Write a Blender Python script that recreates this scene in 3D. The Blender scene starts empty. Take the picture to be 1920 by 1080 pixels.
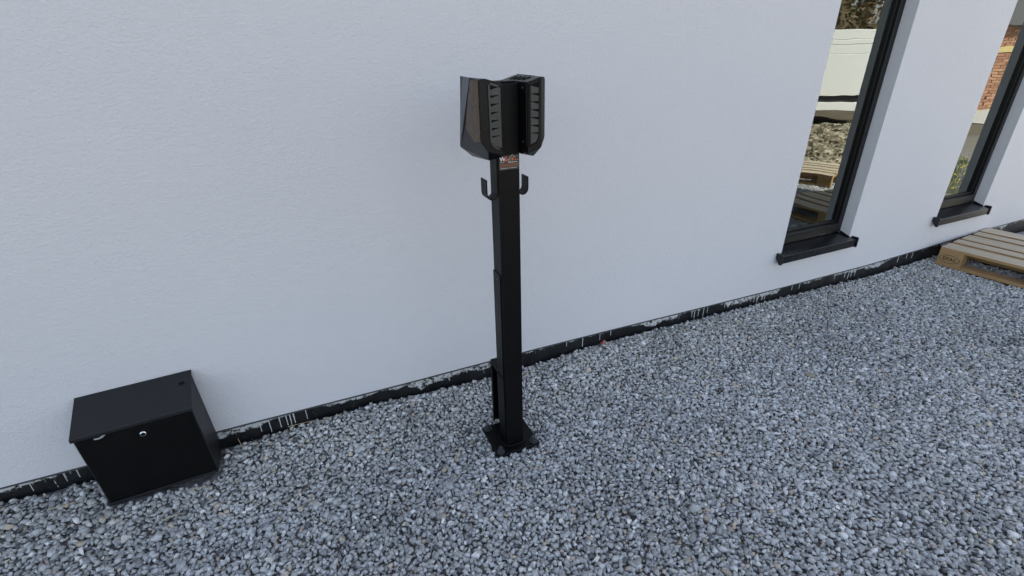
import bpy, bmesh, math, random
import numpy as np
from mathutils import Vector, Matrix
random.seed(7); rng = np.random.default_rng(11)
S = bpy.context.scene
COL = S.collection
rad = math.radians

# ------------------------------------------------------------------ camera
CAM = Vector((0.0, -1.8718, 1.48))
PITCH, ROLL, YAW = rad(25.609), rad(-1.311), rad(23.308)
fwd = Vector((math.sin(YAW)*math.cos(PITCH), math.cos(YAW)*math.cos(PITCH), -math.sin(PITCH)))
rgt = Vector((math.cos(YAW), -math.sin(YAW), 0)); up = rgt.cross(fwd)
r2 = rgt*math.cos(ROLL) + up*math.sin(ROLL); u2 = -rgt*math.sin(ROLL) + up*math.cos(ROLL)
cd = bpy.data.cameras.new('camera'); cam = bpy.data.objects.new('camera', cd); COL.objects.link(cam)
cam.matrix_world = Matrix(((r2.x, u2.x, -fwd.x, CAM.x), (r2.y, u2.y, -fwd.y, CAM.y), (r2.z, u2.z, -fwd.z, CAM.z), (0, 0, 0, 1)))
cd.sensor_width = 36; cd.lens = 36*900/1920; cd.clip_start = 0.02; cd.clip_end = 600
S.camera = cam

# ------------------------------------------------------------------ sky, sun, exposure
SUN_EL, SUN_AZ = rad(46), rad(28)          # sun stands behind the house, a little to the right
W = bpy.data.worlds.new('World'); S.world = W; W.use_nodes = True
nt = W.node_tree; bg = nt.nodes['Background']
sky = nt.nodes.new('ShaderNodeTexSky'); sky.sky_type = 'NISHITA'; sky.sun_disc = False
sky.sun_elevation = SUN_EL; sky.sun_rotation = SUN_AZ
sky.dust_density = 1.6; sky.air_density = 1.0; sky.ozone_density = 1.0
hs = nt.nodes.new('ShaderNodeHueSaturation'); hs.inputs['Saturation'].default_value = 0.62
nt.links.new(sky.outputs[0], hs.inputs['Color']); nt.links.new(hs.outputs[0], bg.inputs[0])
bg.inputs[1].default_value = 0.09
sl = bpy.data.lights.new('sun', 'SUN'); sl.energy = 5.0; sl.angle = rad(0.53); sl.color = (1, 0.95, 0.88)
sun = bpy.data.objects.new('sun', sl); COL.objects.link(sun)
sd = Vector((math.sin(SUN_AZ)*math.cos(SUN_EL), math.cos(SUN_AZ)*math.cos(SUN_EL), math.sin(SUN_EL)))
sun.rotation_euler = sd.to_track_quat('Z', 'Y').to_euler(); sun.location = sd*30
S.view_settings.view_transform = 'Standard'; S.view_settings.look = 'None'
S.view_settings.exposure = 1.98; S.view_settings.gamma = 1
S.view_settings.use_curve_mapping = False
S.render.engine = 'CYCLES'

# ------------------------------------------------------------------ helpers
def mat(name, col=(.5, .5, .5), rough=.6, metal=0., spec=.5):
    m = bpy.data.materials.new(name); m.use_nodes = True
    b = m.node_tree.nodes['Principled BSDF']
    b.inputs['Base Color'].default_value = (*col, 1); b.inputs['Roughness'].default_value = rough
    b.inputs['Metallic'].default_value = metal; b.inputs['Specular IOR Level'].default_value = spec
    return m
class NB:
    def __init__(s, m): s.t = m.node_tree; s.b = s.t.nodes['Principled BSDF']
    def n(s, kind, **kw):
        o = s.t.nodes.new('ShaderNode'+kind)
        for k, v in kw.items():
            if k in o.inputs: o.inputs[k].default_value = v
            else: setattr(o, k, v)
        return o
    def l(s, a, b): s.t.links.new(a, b)
    def coords(s, scale=(1, 1, 1), kind='Object', rot=(0, 0, 0)):
        c = s.n('TexCoord'); m = s.n('Mapping'); m.inputs['Scale'].default_value = scale; m.inputs['Rotation'].default_value = rot
        s.l(c.outputs[kind], m.inputs[0]); return m.outputs[0]
    def noise(s, vec, scale, detail=3, rough=.5, dist=0.):
        o = s.n('TexNoise'); s.l(vec, o.inputs['Vector'])
        o.inputs['Scale'].default_value = scale; o.inputs['Detail'].default_value = detail
        o.inputs['Roughness'].default_value = rough; o.inputs['Distortion'].default_value = dist
        return o.outputs[0]
    def ramp(s, fac, stops):
        r = s.n('ValToRGB'); s.l(fac, r.inputs[0]); e = r.color_ramp.elements
        while len(e) < len(stops): e.new(.5)
        for k, (p, c) in zip(e, stops):
            k.position = p; k.color = (*c, 1) if len(c) == 3 else c
        return r.outputs[0]
    def mix(s, fac, a, b, mode='MIX'):
        x = s.n('Mix'); x.data_type = 'RGBA'; x.blend_type = mode
        for sock, v in ((x.inputs[0], fac), (x.inputs[6], a), (x.inputs[7], b)):
            if hasattr(v, 'is_linked'): s.l(v, sock)
            else: sock.default_value = v if isinstance(v, (int, float)) else (*v, 1)
        return x.outputs[2]
    def math(s, op, a, b=0., clamp=False):
        x = s.n('Math'); x.operation = op; x.use_clamp = clamp
        for i, v in ((0, a), (1, b)):
            if hasattr(v, 'is_linked'): s.l(v, x.inputs[i])
            else: x.inputs[i].default_value = v
        return x.outputs[0]
    def bump(s, h, strength=.3, dist=.002, prev=None):
        o = s.n('Bump'); o.inputs['Strength'].default_value = strength; o.inputs['Distance'].default_value = dist
        s.l(h, o.inputs['Height'])
        if prev is not None: s.l(prev, o.inputs['Normal'])
        s.l(o.outputs[0], s.b.inputs['Normal']); return o.outputs[0]
    def col(s, c): s.l(c, s.b.inputs['Base Color'])
    def rough(s, c): s.l(c, s.b.inputs['Roughness'])

def link(o, parent=None):
    COL.objects.link(o)
    if parent is not None: o.parent = parent
    return o
def obj(name, bm, m, parent=None, smooth=False):
    me = bpy.data.meshes.new(name); bm.to_mesh(me); bm.free()
    if smooth:
        for p in me.polygons: p.use_smooth = True
    me.materials.append(m)
    return link(bpy.data.objects.new(name, me), parent)
def empty(name, loc=(0, 0, 0), rot=(0, 0, 0)):
    o = bpy.data.objects.new(name, None); o.empty_display_size = .1
    o.location = loc; o.rotation_euler = rot; return link(o)
def tag(o, label, cat, group=None):
    o['label'] = label; o['category'] = cat
    if group: o['group'] = group
    return o
def box(bm, x0, x1, y0, y1, z0, z1, bev=0., seg=1):
    r = bmesh.ops.create_cube(bm, size=1)['verts']
    for v in r:
        v.co = Vector(((x0+x1)/2+v.co.x*(x1-x0), (y0+y1)/2+v.co.y*(y1-y0), (z0+z1)/2+v.co.z*(z1-z0)))
    if bev > 0:
        es = list({e for v in r for e in v.link_edges})
        bmesh.ops.bevel(bm, geom=es, offset=bev, segments=seg, profile=.5, affect='EDGES')
def boxbm(*a, **k):
    bm = bmesh.new(); box(bm, *a, **k); return bm
def prism(bm, pts, axis, a, b, bev=0.):
    """extrude polygon pts (2D) along axis from a to b"""
    def co(p, t):
        return {'x': (t, p[0], p[1]), 'y': (p[0], t, p[1]), 'z': (p[0], p[1], t)}[axis]
    A = [bm.verts.new(co(p, a)) for p in pts]; B = [bm.verts.new(co(p, b)) for p in pts]
    n = len(pts); fs = [bm.faces.new(A), bm.faces.new(B[::-1])]
    for i in range(n): fs.append(bm.faces.new((A[i], B[i], B[(i+1) % n], A[(i+1) % n])))
    bmesh.ops.recalc_face_normals(bm, faces=fs)
    if bev > 0:
        es = list({e for f in fs for e in f.edges})
        bmesh.ops.bevel(bm, geom=es, offset=bev, segments=1, profile=.5, affect='EDGES')
def cyl(bm, c, r, h, axis='z', n=20, r2_=None):
    m = {'z': Matrix.Identity(4), 'y': Matrix.Rotation(rad(90), 4, 'X'), 'x': Matrix.Rotation(rad(90), 4, 'Y')}[axis]
    bmesh.ops.create_cone(bm, cap_ends=True, segments=n, radius1=r, radius2=r if r2_ is None else r2_, depth=h, matrix=Matrix.Translation(c) @ m)
def tube(bm, pts, rads, n=6):
    pts = [Vector(p) for p in pts]; rings = []
    for i, p in enumerate(pts):
        t = (pts[min(i+1, len(pts)-1)]-pts[max(i-1, 0)]).normalized()
        a = t.orthogonal().normalized(); b = t.cross(a)
        rings.append([bm.verts.new(p+(a*math.cos(k*2*math.pi/n)+b*math.sin(k*2*math.pi/n))*rads[i]) for k in range(n)])
    for i in range(len(rings)-1):
        for k in range(n): bm.faces.new((rings[i][k], rings[i][(k+1) % n], rings[i+1][(k+1) % n], rings[i+1][k]))
    bm.faces.new(rings[0][::-1]); bm.faces.new(rings[-1])
def text_mesh(name, body, size, m, parent, mw, bold=False, extrude=0.0, align='LEFT', space=1.0, off=0.):
    cu = bpy.data.curves.new(name+'_curve', 'FONT'); cu.body = body; cu.size = size; cu.align_x = align
    cu.extrude = extrude; cu.space_character = space; cu.offset = off; cu.resolution_u = 3
    t = bpy.data.objects.new(name+'_tmp', cu); COL.objects.link(t)
    dg = bpy.context.evaluated_depsgraph_get(); me = bpy.data.meshes.new_from_object(t.evaluated_get(dg))
    bpy.data.objects.remove(t); bpy.data.curves.remove(cu)
    me.materials.clear(); me.materials.append(m); me.name = name
    o = bpy.data.objects.new(name, me); link(o, parent); o.matrix_local = mw
    return o

# ------------------------------------------------------------------ materials
# scratched white silicone render
M_wall = mat('wall_render', (.78, .78, .77), .92, spec=.15); b = NB(M_wall)
c1 = b.coords((.78, 1, 1)); f1 = b.noise(c1, 125, 4, .6, .6); f2 = b.noise(c1, 34, 2, .5); f3 = b.noise(c1, 1.3, 3, .5)
ht = b.math('ADD', f1, b.math('MULTIPLY', f2, .55))
b.bump(ht, .8, .0040)
b.col(b.mix(f3, (.66, .652, .662), (.705, .697, .707)))
M_reveal = mat('reveal_render', (.64, .64, .64), .92, spec=.15); b = NB(M_reveal)
b.bump(b.noise(b.coords(), 120, 4), .35, .002)
# black bitumen plinth with smeared render along its top
M_plinth = mat('plinth_bitumen', (.012, .013, .016), .5); b = NB(M_plinth)
uv = b.n('TexCoord').outputs['UV']; sp = b.n('SeparateXYZ'); b.l(uv, sp.inputs[0])
oc = b.coords((1, 1, 1)); n1 = b.noise(oc, 5.0, 2, .5); n2 = b.noise(oc, 60, 5, .65, .4); n3 = b.noise(b.coords((1, 1, 2.4)), 26, 4, .6)
lim = b.math('ADD', b.math('MULTIPLY', b.math('SUBTRACT', n1, .30), .13), b.math('MULTIPLY', b.math('SUBTRACT', n3, .42), .055))
n4 = b.noise(b.coords((1, 1, .12)), 85, 2, .5); n5 = b.noise(oc, 2.2, 2)
strk = b.math('MULTIPLY', b.math('MULTIPLY', b.math('SUBTRACT', n4, .60), 9, True), b.math('MULTIPLY', b.math('SUBTRACT', n5, .44), 7, True))
lim = b.math('ADD', lim, b.math('MULTIPLY', strk, .05))
d = b.math('SUBTRACT', lim, sp.outputs[1])                       # uv.y = metres below the wall edge
band = b.math('MULTIPLY', d, 110, True)
pat = b.math('MULTIPLY', b.math('SUBTRACT', n2, .41), 10, True)
smear = b.math('MULTIPLY', band, pat)
spl = b.math('MULTIPLY', b.math('SUBTRACT', b.noise(oc, 95, 3, .6), .705), 30, True)
msk = b.math('MAXIMUM', smear, b.math('MULTIPLY', spl, .8))
dirt = b.ramp(b.noise(oc, 14, 5, .65), [(.38, (.0035, .004, .0055)), (.8, (.02, .021, .023))])
b.col(b.mix(msk, dirt, (.60, .61, .60))); b.rough(b.math('ADD', b.math('MULTIPLY', msk, .35), .42))
b.bump(b.math('ADD', b.noise(oc, 40, 4), msk), .5, .002)
M_drip = mat('paint_drip', (.62, .63, .63), .7)
M_profile = mat('base_profile', (.06, .06, .062), .5)
M_joint = mat('pale_base_coat', (.42, .42, .41), .85); b = NB(M_joint)
b.col(b.ramp(b.noise(b.coords((1, 1, 2)), 24, 5, .65), [(.38, (.16, .16, .16)), (.55, (.48, .48, .46))]))
# black powder coat
def powder(name, col, rough, bumps=.12, spec=.4, scale=900):
    m = mat(name, col, rough, spec=spec); b = NB(m); v = b.coords()
    b.bump(b.noise(v, scale, 2), bumps, .0004)
    n = b.noise(v, 7, 4, .6); b.rough(b.math('ADD', b.math('MULTIPLY', n, .22), rough-.1))
    g = b.ramp(b.noise(v, 22, 5, .7), [(.45, col), (.8, tuple(c*1.5+.001 for c in col))]); b.col(g)
    return m
M_post = powder('post_powder_coat', (.0024, .0025, .0030), .44, spec=.18)
M_dark = mat('slot_black', (.003, .003, .0035), .8, spec=.2)
M_box = powder('box_powder_coat', (.0060, .0062, .0070), .46, .2, .45)
M_frame = powder('window_aluminium', (.0055, .0055, .0065), .38, .05, .4)
M_sill = powder('sill_aluminium', (.0065, .0065, .0075), .28, .05, .45)
M_case = powder('charger_case', (.0022, .0024, .0032), .36, .1, .26, 1300)
M_facet = powder('charger_facet', (.045, .050, .062), .40, .1, .5, 1300)  # bluish grey puts the sky's reflection into the facet's colour
M_grille = powder('charger_grille', (.048, .047, .043), .5, .1, .4, 1300)  # grey lifted: gravel mirrored in the grille is put into the colour
M_gloss = mat('charger_gloss', (.055, .026, .0065), .09, spec=.22)
M_gloss.node_tree.nodes['Principled BSDF'].inputs['Specular Tint'].default_value = (1, .5, .16, 1)
b = NB(M_gloss); gv = b.coords((1, 1, 2.2)); b.bump(b.noise(gv, 36, 2, .5, 1.5), .3, .004)
gn_ = b.noise(gv, 34, 4, .6, 2.0); b.col(b.ramp(gn_, [(.36, (.008, .004, .0012)), (.68, (.085, .042, .011))]))  # amber streaks: mirrored surroundings painted into the panel's colour
M_chrome = mat('lock_chrome', (.75, .75, .76), .22, 1)
M_scuff = mat('scuffed_steel', (.55, .56, .58), .5, .7)
M_bolt = mat('bolt_steel', (.10, .105, .115), .38, .7)
# glass
M_glass = bpy.data.materials.new('window_glass'); M_glass.use_nodes = True
t = M_glass.node_tree; t.nodes.clear()
o_ = t.nodes.new('ShaderNodeOutputMaterial'); mx = t.nodes.new('ShaderNodeMixShader'); fr = t.nodes.new('ShaderNodeFresnel')
fr.inputs[0].default_value = 2.3
gl = t.nodes.new('ShaderNodeBsdfGlossy'); gl.inputs['Roughness'].default_value = .0; gl.inputs['Color'].default_value = (.95, 1, .95, 1)
tr = t.nodes.new('ShaderNodeBsdfTransparent'); tr.inputs[0].default_value = (.62, .66, .63, 1)
tc_ = t.nodes.new('ShaderNodeTexCoord'); gn1 = t.nodes.new('ShaderNodeTexNoise'); gn1.inputs['Scale'].default_value = 3.5; gn1.inputs['Detail'].default_value = 1
gb = t.nodes.new('ShaderNodeBump'); gb.inputs['Strength'].default_value = .12; gb.inputs['Distance'].default_value = .006
t.links.new(tc_.outputs['Object'], gn1.inputs['Vector']); t.links.new(gn1.outputs[0], gb.inputs['Height']); t.links.new(gb.outputs[0], gl.inputs['Normal'])
t.links.new(fr.outputs[0], mx.inputs[0]); t.links.new(tr.outputs[0], mx.inputs[1]); t.links.new(gl.outputs[0], mx.inputs[2]); t.links.new(mx.outputs[0], o_.inputs[0])
M_room = mat('room_plaster', (.45, .45, .43), .9)
M_roofing = mat('roofing', (.05, .05, .052), .9)
# gravel
M_stone = mat('crushed_limestone', (.3, .3, .3), .78, spec=.3); b = NB(M_stone)
at = b.n('Attribute', attribute_name='stone'); v = b.coords()
vn = b.noise(v, 120, 4, .65); fine = b.noise(v, 520, 3, .6)
b.col(b.mix(1.0, at.outputs['Color'], b.mix(vn, (.72, .73, .76), (1.22, 1.21, 1.2)), 'MULTIPLY'))
b.bump(b.math('ADD', vn, b.math('MULTIPLY', fine, .5)), .35, .0016)
M_ground = mat('ground_bed', (.1, .1, .1), .95, spec=.1); b = NB(M_ground); v = b.coords()
vo = b.n('TexVoronoi'); b.l(v, vo.inputs['Vector']); vo.inputs['Scale'].default_value = 42
br = b.ramp(vo.outputs['Color'], [(.2, (.2, .2, .205)), (.8, (.42, .42, .42))])
dist = b.math('MULTIPLY', vo.outputs['Distance'], 1.3, True)
b.col(b.mix(1.0, b.mix(dist, br, (.12, .12, .125)), b.ramp(b.noise(v, .25, 4), [(.4, (1, 1, 1)), (.65, (.95, .88, .75))]), 'MULTIPLY'))
b.bump(b.math('SUBTRACT', 1.0, vo.outputs['Distance']), .8, .012)
# wood
def wood(name, c0, c1, axis_scale):
    m = mat(name, c0, .75, spec=.25); b = NB(m); v = b.coords(axis_scale)
    g = b.noise(v, 30, 5, .65, .8); k = b.noise(v, 4, 2)
    b.col(b.mix(b.math('MULTIPLY', k, .5), b.ramp(g, [(.3, c0), (.7, c1)]), tuple(x*.6 for x in c0))); b.bump(g, .3, .0015); return m
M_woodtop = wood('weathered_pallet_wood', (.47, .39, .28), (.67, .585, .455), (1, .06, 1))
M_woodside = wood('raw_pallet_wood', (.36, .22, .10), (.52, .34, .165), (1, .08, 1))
M_block = wood('pallet_block_wood', (.36, .225, .10), (.48, .32, .155), (.5, .5, 1.5))
M_brand = mat('branded_mark', (.06, .03, .012), .8)
M_straw = mat('dry_straw', (.42, .33, .2), .8)
M_leafdry = mat('dry_leaf', (.17, .085, .04), .85)
M_redstone = mat('brick_chip', (.36, .13, .08), .85)

# ------------------------------------------------------------------ ground
GWX = [-4, -1.21, -1.06, -.95, -.52, -.34, -.1, .1, .3, .51, .92, 1.35, 2.05, 2.74, 3.64, 4.3, 6, 12]
GWZ = [.085, .084, .074, .082, .062, .064, .074, .078, .066, .054, .050, .062, .052, .033, .016, .020, .02, 0]
GWZ = [max(z-.008, 0) for z in GWZ]
def gh(x, y):
    w = np.interp(x, GWX, GWZ); a = np.clip(1+np.asarray(y)/.42, 0, 1)
    z = w*(a*a*(3-2*a)) + .006*np.sin(x*3.1+y*2.3)*np.sin(y*4.2-x*1.3)
    dd = np.clip((np.hypot(np.asarray(x)-.613, np.asarray(y)+.40)-.10)/.22, 0, 1)   # raked flat round the post foot
    return z*(dd*dd*(3-2*dd))
xs = [-300, -60, -15, -5] + list(np.arange(-3, 8.01, .1)) + [11, 16, 30, 80, 300]
ys = [-300, -60, -15, -6] + list(np.arange(-4, .31, .1)) + [1.5, 4, 12, 40, 300]
gx, gy = np.meshgrid(xs, ys); gz = gh(gx, gy)-.0165
gz = np.where((gx < -3.5) | (gx > 8.5) | (gy < -4.5) | (gy > .35), -.019, gz)
nx, ny = len(xs), len(ys)
me = bpy.data.meshes.new('ground')
idx = np.arange(nx*ny).reshape(ny, nx)
quads = np.stack([idx[:-1, :-1], idx[:-1, 1:], idx[1:, 1:], idx[1:, :-1]], -1).reshape(-1, 4)
me.from_pydata(np.stack([gx, gy, gz], -1).reshape(-1, 3).tolist(), [], quads.tolist())
me.materials.append(M_ground); g = link(bpy.data.objects.new('ground', me)); g['kind'] = 'structure'
for p in me.polygons: p.use_smooth = True

# dark earth sheet beyond the gravel, added to cut sunlit bounce on the wall
M_earth = mat('bounce_cut_earth', (.12, .1, .075), .95, spec=.1); b = NB(M_earth); v = b.coords()
b.col(b.ramp(b.noise(v, 3, 6, .65), [(.3, (.085, .072, .052)), (.7, (.17, .15, .115))])); b.bump(b.noise(v, 18, 5, .7), .6, .02)
bm = bmesh.new(); bm.faces.new([bm.verts.new(c) for c in ((-290, -290, -.0105), (290, -290, -.0105), (290, -3.0, -.0105), (-290, -3.0, -.0105))])
yd = obj('yard', bm, M_earth); yd['kind'] = 'structure'

# crushed-stone bed: convex angular stones, joined
def hull_proto(n):
    bm = bmesh.new()
    P = rng.normal(size=(n, 3)); P /= np.linalg.norm(P, axis=1)[:, None]
    P *= rng.uniform(.82, 1.08, (n, 1))
    for q in P: bm.verts.new(q)
    bmesh.ops.convex_hull(bm, input=bm.verts[:])
    bmesh.ops.delete(bm, geom=[v for v in bm.verts if not v.link_faces], context='VERTS')
    bm.verts.index_update(); bmesh.ops.triangulate(bm, faces=bm.faces[:])
    V = np.array([v.co[:] for v in bm.verts]); F = np.array([[v.index for v in f.verts] for f in bm.faces]); bm.free()
    return V, F
PROTO = [hull_proto(int(rng.integers(8, 13))) for _ in range(48)]
def to_px(P):
    d = P-np.array(CAM); X = d@np.array(r2); Y = d@np.array(u2); Z = d@np.array(fwd)
    Z = np.maximum(Z, .05); return 960+900*X/Z, 540-900*Y/Z, d@np.array(fwd)
PA = rad(5.66); PO = np.array([4.262, -.084])           # pallet corner and turn
def blocked(x, y):
    m = (np.abs(x-.613) < .093) & (np.abs(y+.395) < .093)
    m |= (x > -.875) & (x < -.50) & (y > -.155)
    lx = (x-PO[0])*math.cos(PA)+(y-PO[1])*math.sin(PA); ly = (x-PO[0])*math.sin(PA)-(y-PO[1])*math.cos(PA)
    for a0, a1 in ((0, .1), (.3275, .4725), (.7, .8)):
        m |= (lx > a0-.008) & (lx < a1+.008) & (ly > -.01) & (ly < 1.21)
    return m
layers = []
for sp_, dz, smin, smax, viewonly in ((.0176, -.0050, .0070, .0198, False), (.0265, .0003, .0074, .0152, True), (.0168, -.0112, .0086, .0144, True)):
    X, Y = np.meshgrid(np.arange(-2.2, 6.1, sp_), np.arange(-2.1, -.002, sp_*.87))
    X = X+(np.arange(X.shape[0]) % 2)[:, None]*sp_/2
    X = (X+rng.normal(0, sp_*.27, X.shape)).ravel(); Y = (Y+rng.normal(0, sp_*.27, Y.shape)).ravel()
    k = ~blocked(X, Y) & (Y < -.004); X, Y = X[k], Y[k]
    u, v_, dep = to_px(np.stack([X, Y, 0*X], -1))
    inview = (dep > .1) & (u > -160) & (u < 2080) & (v_ < 1240)
    X, Y = (X[inview], Y[inview]) if viewonly else (X, Y)
    if viewonly and dz > 0:
        k = rng.random(len(X)) < .42; X, Y = X[k], Y[k]
    s = smin+(smax-smin)*rng.beta(1.5, 2.7, len(X)); big = rng.random(len(X)) < .012; s[big] *= 1.45
    layers.append((X, Y, gh(X, Y)+dz+rng.normal(0, .0020, len(X))+(s-.0108)*.12, s))
X, Y, Z, Ssz = [np.concatenate(a) for a in zip(*layers)]
N = len(X)
base = rng.beta(1.7, 1.9, N)
lowf = sum(a_*np.sin(X*fx+Y*fy+ph) for a_, fx, fy, ph in ((.05, 2.1, 3.3, .4), (.045, 5.2, -4.1, 1.9), (.035, 9.7, 7.9, 3.1), (.03, 17.3, -13.1, 5.)))
tone = (.28+.40*base)*(1+lowf)
tanny = np.clip(1+Y/.45, 0, 1)*rng.random(N)*.12
colr = np.stack([tone*.975, tone*1.0, tone*1.0], -1)
colr *= np.stack([1+tanny*.2, 1-tanny*.15, 1-tanny], -1)
k = rng.random(N)
def setc(mask, c, j): colr[mask] = np.array(c)*rng.uniform(1-j, 1+j, (mask.sum(), 1))
setc(k < .035, (.74, .74, .72), .1); setc((k > .035) & (k < .07), (.47, .41, .32), .25); setc((k > .07) & (k < .078), (.50, .42, .37), .2)
setc((k > .078) & (k < .11), (.14, .145, .155), .25); setc((k > .11) & (k < .16), (.45, .46, .43), .15)
# random rotations
q = rng.normal(size=(N, 4)); q /= np.linalg.norm(q, axis=1)[:, None]
flat = rng.random(N) < .72; q[flat] *= np.array([1, .26, .26, 1]); q /= np.linalg.norm(q, axis=1)[:, None]
w, i, j, kq = q.T
Rm = np.stack([1-2*(j*j+kq*kq), 2*(i*j-kq*w), 2*(i*kq+j*w), 2*(i*j+kq*w), 1-2*(i*i+kq*kq), 2*(j*kq-i*w), 2*(i*kq-j*w), 2*(j*kq+i*w), 1-2*(i*i+j*j)], -1).reshape(-1, 3, 3)
asp = np.stack([Ssz*rng.uniform(.95, 1.35, N), Ssz*rng.uniform(.75, 1.05, N), Ssz*rng.uniform(.5, .8, N)], -1)
pid = rng.integers(0, len(PROTO), N)
VV, FF, CC = [], [], []; off = 0
for a, (PV, PF) in enumerate(PROTO):
    ii = np.nonzero(pid == a)[0]
    v = np.einsum('nij,nvj->nvi', Rm[ii], PV[None]*asp[ii][:, None, :])+np.stack([X[ii], Y[ii], Z[ii]], -1)[:, None, :]
    nv = len(PV); VV.append(v.reshape(-1, 3)); FF.append((PF[None]+off+nv*np.arange(len(ii))[:, None, None]).reshape(-1, 3)); off += nv*len(ii)
    CC.append(np.repeat(colr[ii], nv, 0))
VV = np.concatenate(VV); FF = np.concatenate(FF).astype(np.int32); CC = np.concatenate(CC)
VV[:, 1] = np.minimum(VV[:, 1], .010)
me = bpy.data.meshes.new('gravel'); me.vertices.add(len(VV)); me.vertices.foreach_set('co', VV.astype(np.float32).ravel())
me.loops.add(FF.size); me.loops.foreach_set('vertex_index', FF.ravel())
me.polygons.add(len(FF)); me.polygons.foreach_set('loop_start', np.arange(0, FF.size, 3, dtype=np.int32))
me.update(calc_edges=True)
ca = me.color_attributes.new('stone', 'FLOAT_COLOR', 'POINT')
ca.data.foreach_set('color', np.concatenate([CC, np.ones((len(CC), 1))], 1).astype(np.float32).ravel())
me.materials.append(M_stone)
gr = link(bpy.data.objects.new('gravel', me)); gr['kind'] = 'stuff'
tag(gr, 'bed of crushed blue-grey limestone gravel in front of the white wall', 'gravel')
print('stones', N, 'tris', len(FF))

# ------------------------------------------------------------------ the house
HX0, HX1, HY1, HH = -7.0, 6.35, 5.2, 3.35
WTH = .34
WIN = [(2.63, 3.262), (4.236, 4.842)]; WZ0, WZ1 = .345, 2.36
house = empty('house', (0, 0, 0))
tag(house, 'white rendered house wall with black plinth and two narrow black windows', 'house')
WBX = [HX0, -1.19, -.4, .3, .92, 1.35, 2.04, 2.72, 3.6, 4.22, 5.05, HX1]
WBZ = [.142, .141, .138, .131, .131, .126, .113, .102, .099, .112, .135, .14]
def wb(x): return float(np.interp(x, WBX, WBZ))
bm = bmesh.new()
xc = sorted(set(WBX+[a for w_ in WIN for a in w_]))
def quad(*p): return bm.faces.new([bm.verts.new(c) for c in p])
for a, b_ in zip(xc[:-1], xc[1:]):
    mid = (a+b_)/2; inwin = any(w0 < mid < w1 for w0, w1 in WIN)
    rows = [(None, WZ0), (WZ0, WZ1), (WZ1, HH)]
    for ri, (z0, z1) in enumerate(rows):
        if ri == 1 and inwin: continue
        za, zb = (wb(a), wb(b_)) if z0 is None else (z0, z0)
        quad((a, 0, za), (b_, 0, zb), (b_, 0, z1), (a, 0, z1))
    quad((a, 0, wb(a)), (a, .03, wb(a)), (b_, .03, wb(b_)), (b_, 0, wb(b_)))          # underside
# end walls, back wall
quad((HX1, 0, wb(HX1)), (HX1, HY1, .14), (HX1, HY1, HH), (HX1, 0, HH))
quad((HX0, 0, wb(HX0)), (HX0, 0, HH), (HX0, HY1, HH), (HX0, HY1, .14))
quad((HX0, HY1, .0), (HX1, HY1, .0), (HX1, HY1, HH), (HX0, HY1, HH))
bmesh.ops.remove_doubles(bm, verts=bm.verts[:], dist=1e-5); bmesh.ops.recalc_face_normals(bm, faces=bm.faces[:])
obj('wall', bm, M_wall, house)
# inner leaf with openings (room side)
bm = bmesh.new()
xi = [HX0+.02]+[a for w_ in WIN for a in w_]+[HX1-.02]
for n_ in range(len(xi)-1):
    a, b_ = xi[n_], xi[n_+1]
    if n_ % 2 == 0: box(bm, a, b_, .125, WTH, -.2, HH-.02)
    else:
        box(bm, a, b_, .125, WTH, -.2, WZ0+.02); box(bm, a, b_, .125, WTH, WZ1, HH-.02)
box(bm, HX0+.02, HX1-.02, HY1-.3, HY1-.02, -.2, HH-.02); box(bm, HX0+.02, HX0+.3, WTH, HY1-.3, -.2, HH-.02); box(bm, HX1-.3, HX1-.02, WTH, HY1-.3, -.2, HH-.02)
box(bm, HX0+.03, HX1-.03, .2, HY1-.1, -.25, .16)                # floor slab
box(bm, 3.62, 3.74, WTH, HY1-.3, .16, 2.7)                       # partition between the rooms
obj('room_shell', bm, M_room, house)
bm = bmesh.new(); box(bm, HX0-.02, HX1+.02, -.015, HY1+.02, HH, HH+.16, .01); obj('roof', bm, M_roofing, house)
# reveals round the windows
for w0, w1 in WIN:
    bm = bmesh.new()
    for P4 in (((w1, 0, WZ0), (w1, .125, WZ0), (w1, .125, WZ1), (w1, 0, WZ1)), ((w0, 0, WZ0), (w0, 0, WZ1), (w0, .125, WZ1), (w0, .125, WZ0)),
               ((w0, 0, WZ1), (w1, 0, WZ1), (w1, .125, WZ1), (w0, .125, WZ1)), ((w0, 0, WZ0), (w0, .125, WZ0), (w1, .125, WZ0), (w1, 0, WZ0))):
        bm.faces.new([bm.verts.new(c) for c in P4])
    obj('window_reveal', bm, M_reveal, house)
# plinth
bm = bmesh.new(); uvl = bm.loops.layers.uv.new('UVMap')
px = np.arange(HX0, HX1+.001, .05)
for a, b_ in zip(px[:-1], px[1:]):
    f = bm.faces.new([bm.verts.new(c) for c in ((a, .012, -.3), (b_, .012, -.3), (b_, .012, wb(b_)), (a, .012, wb(a)))])
    for l_, vv in zip(f.loops, (wb(a)+.3, wb(b_)+.3, 0, 0)): l_[uvl].uv = (l_.vert.co.x, vv)
for f_ in (((HX1-.01, .012, -.3), (HX1-.01, HY1-.01, -.3), (HX1-.01, HY1-.01, .14), (HX1-.01, .012, .14)), ((HX0+.01, .012, -.3), (HX0+.01, .012, .14), (HX0+.01, HY1-.01, .14), (HX0+.01, HY1-.01, -.3))):
    f = bm.faces.new([bm.verts.new(c) for c in f_])
    for l_ in f.loops: l_[uvl].uv = (l_.vert.co.y, .2)
bmesh.ops.remove_doubles(bm, verts=bm.verts[:], dist=1e-5)
plinth = obj('plinth', bm, M_plinth, house)
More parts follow.
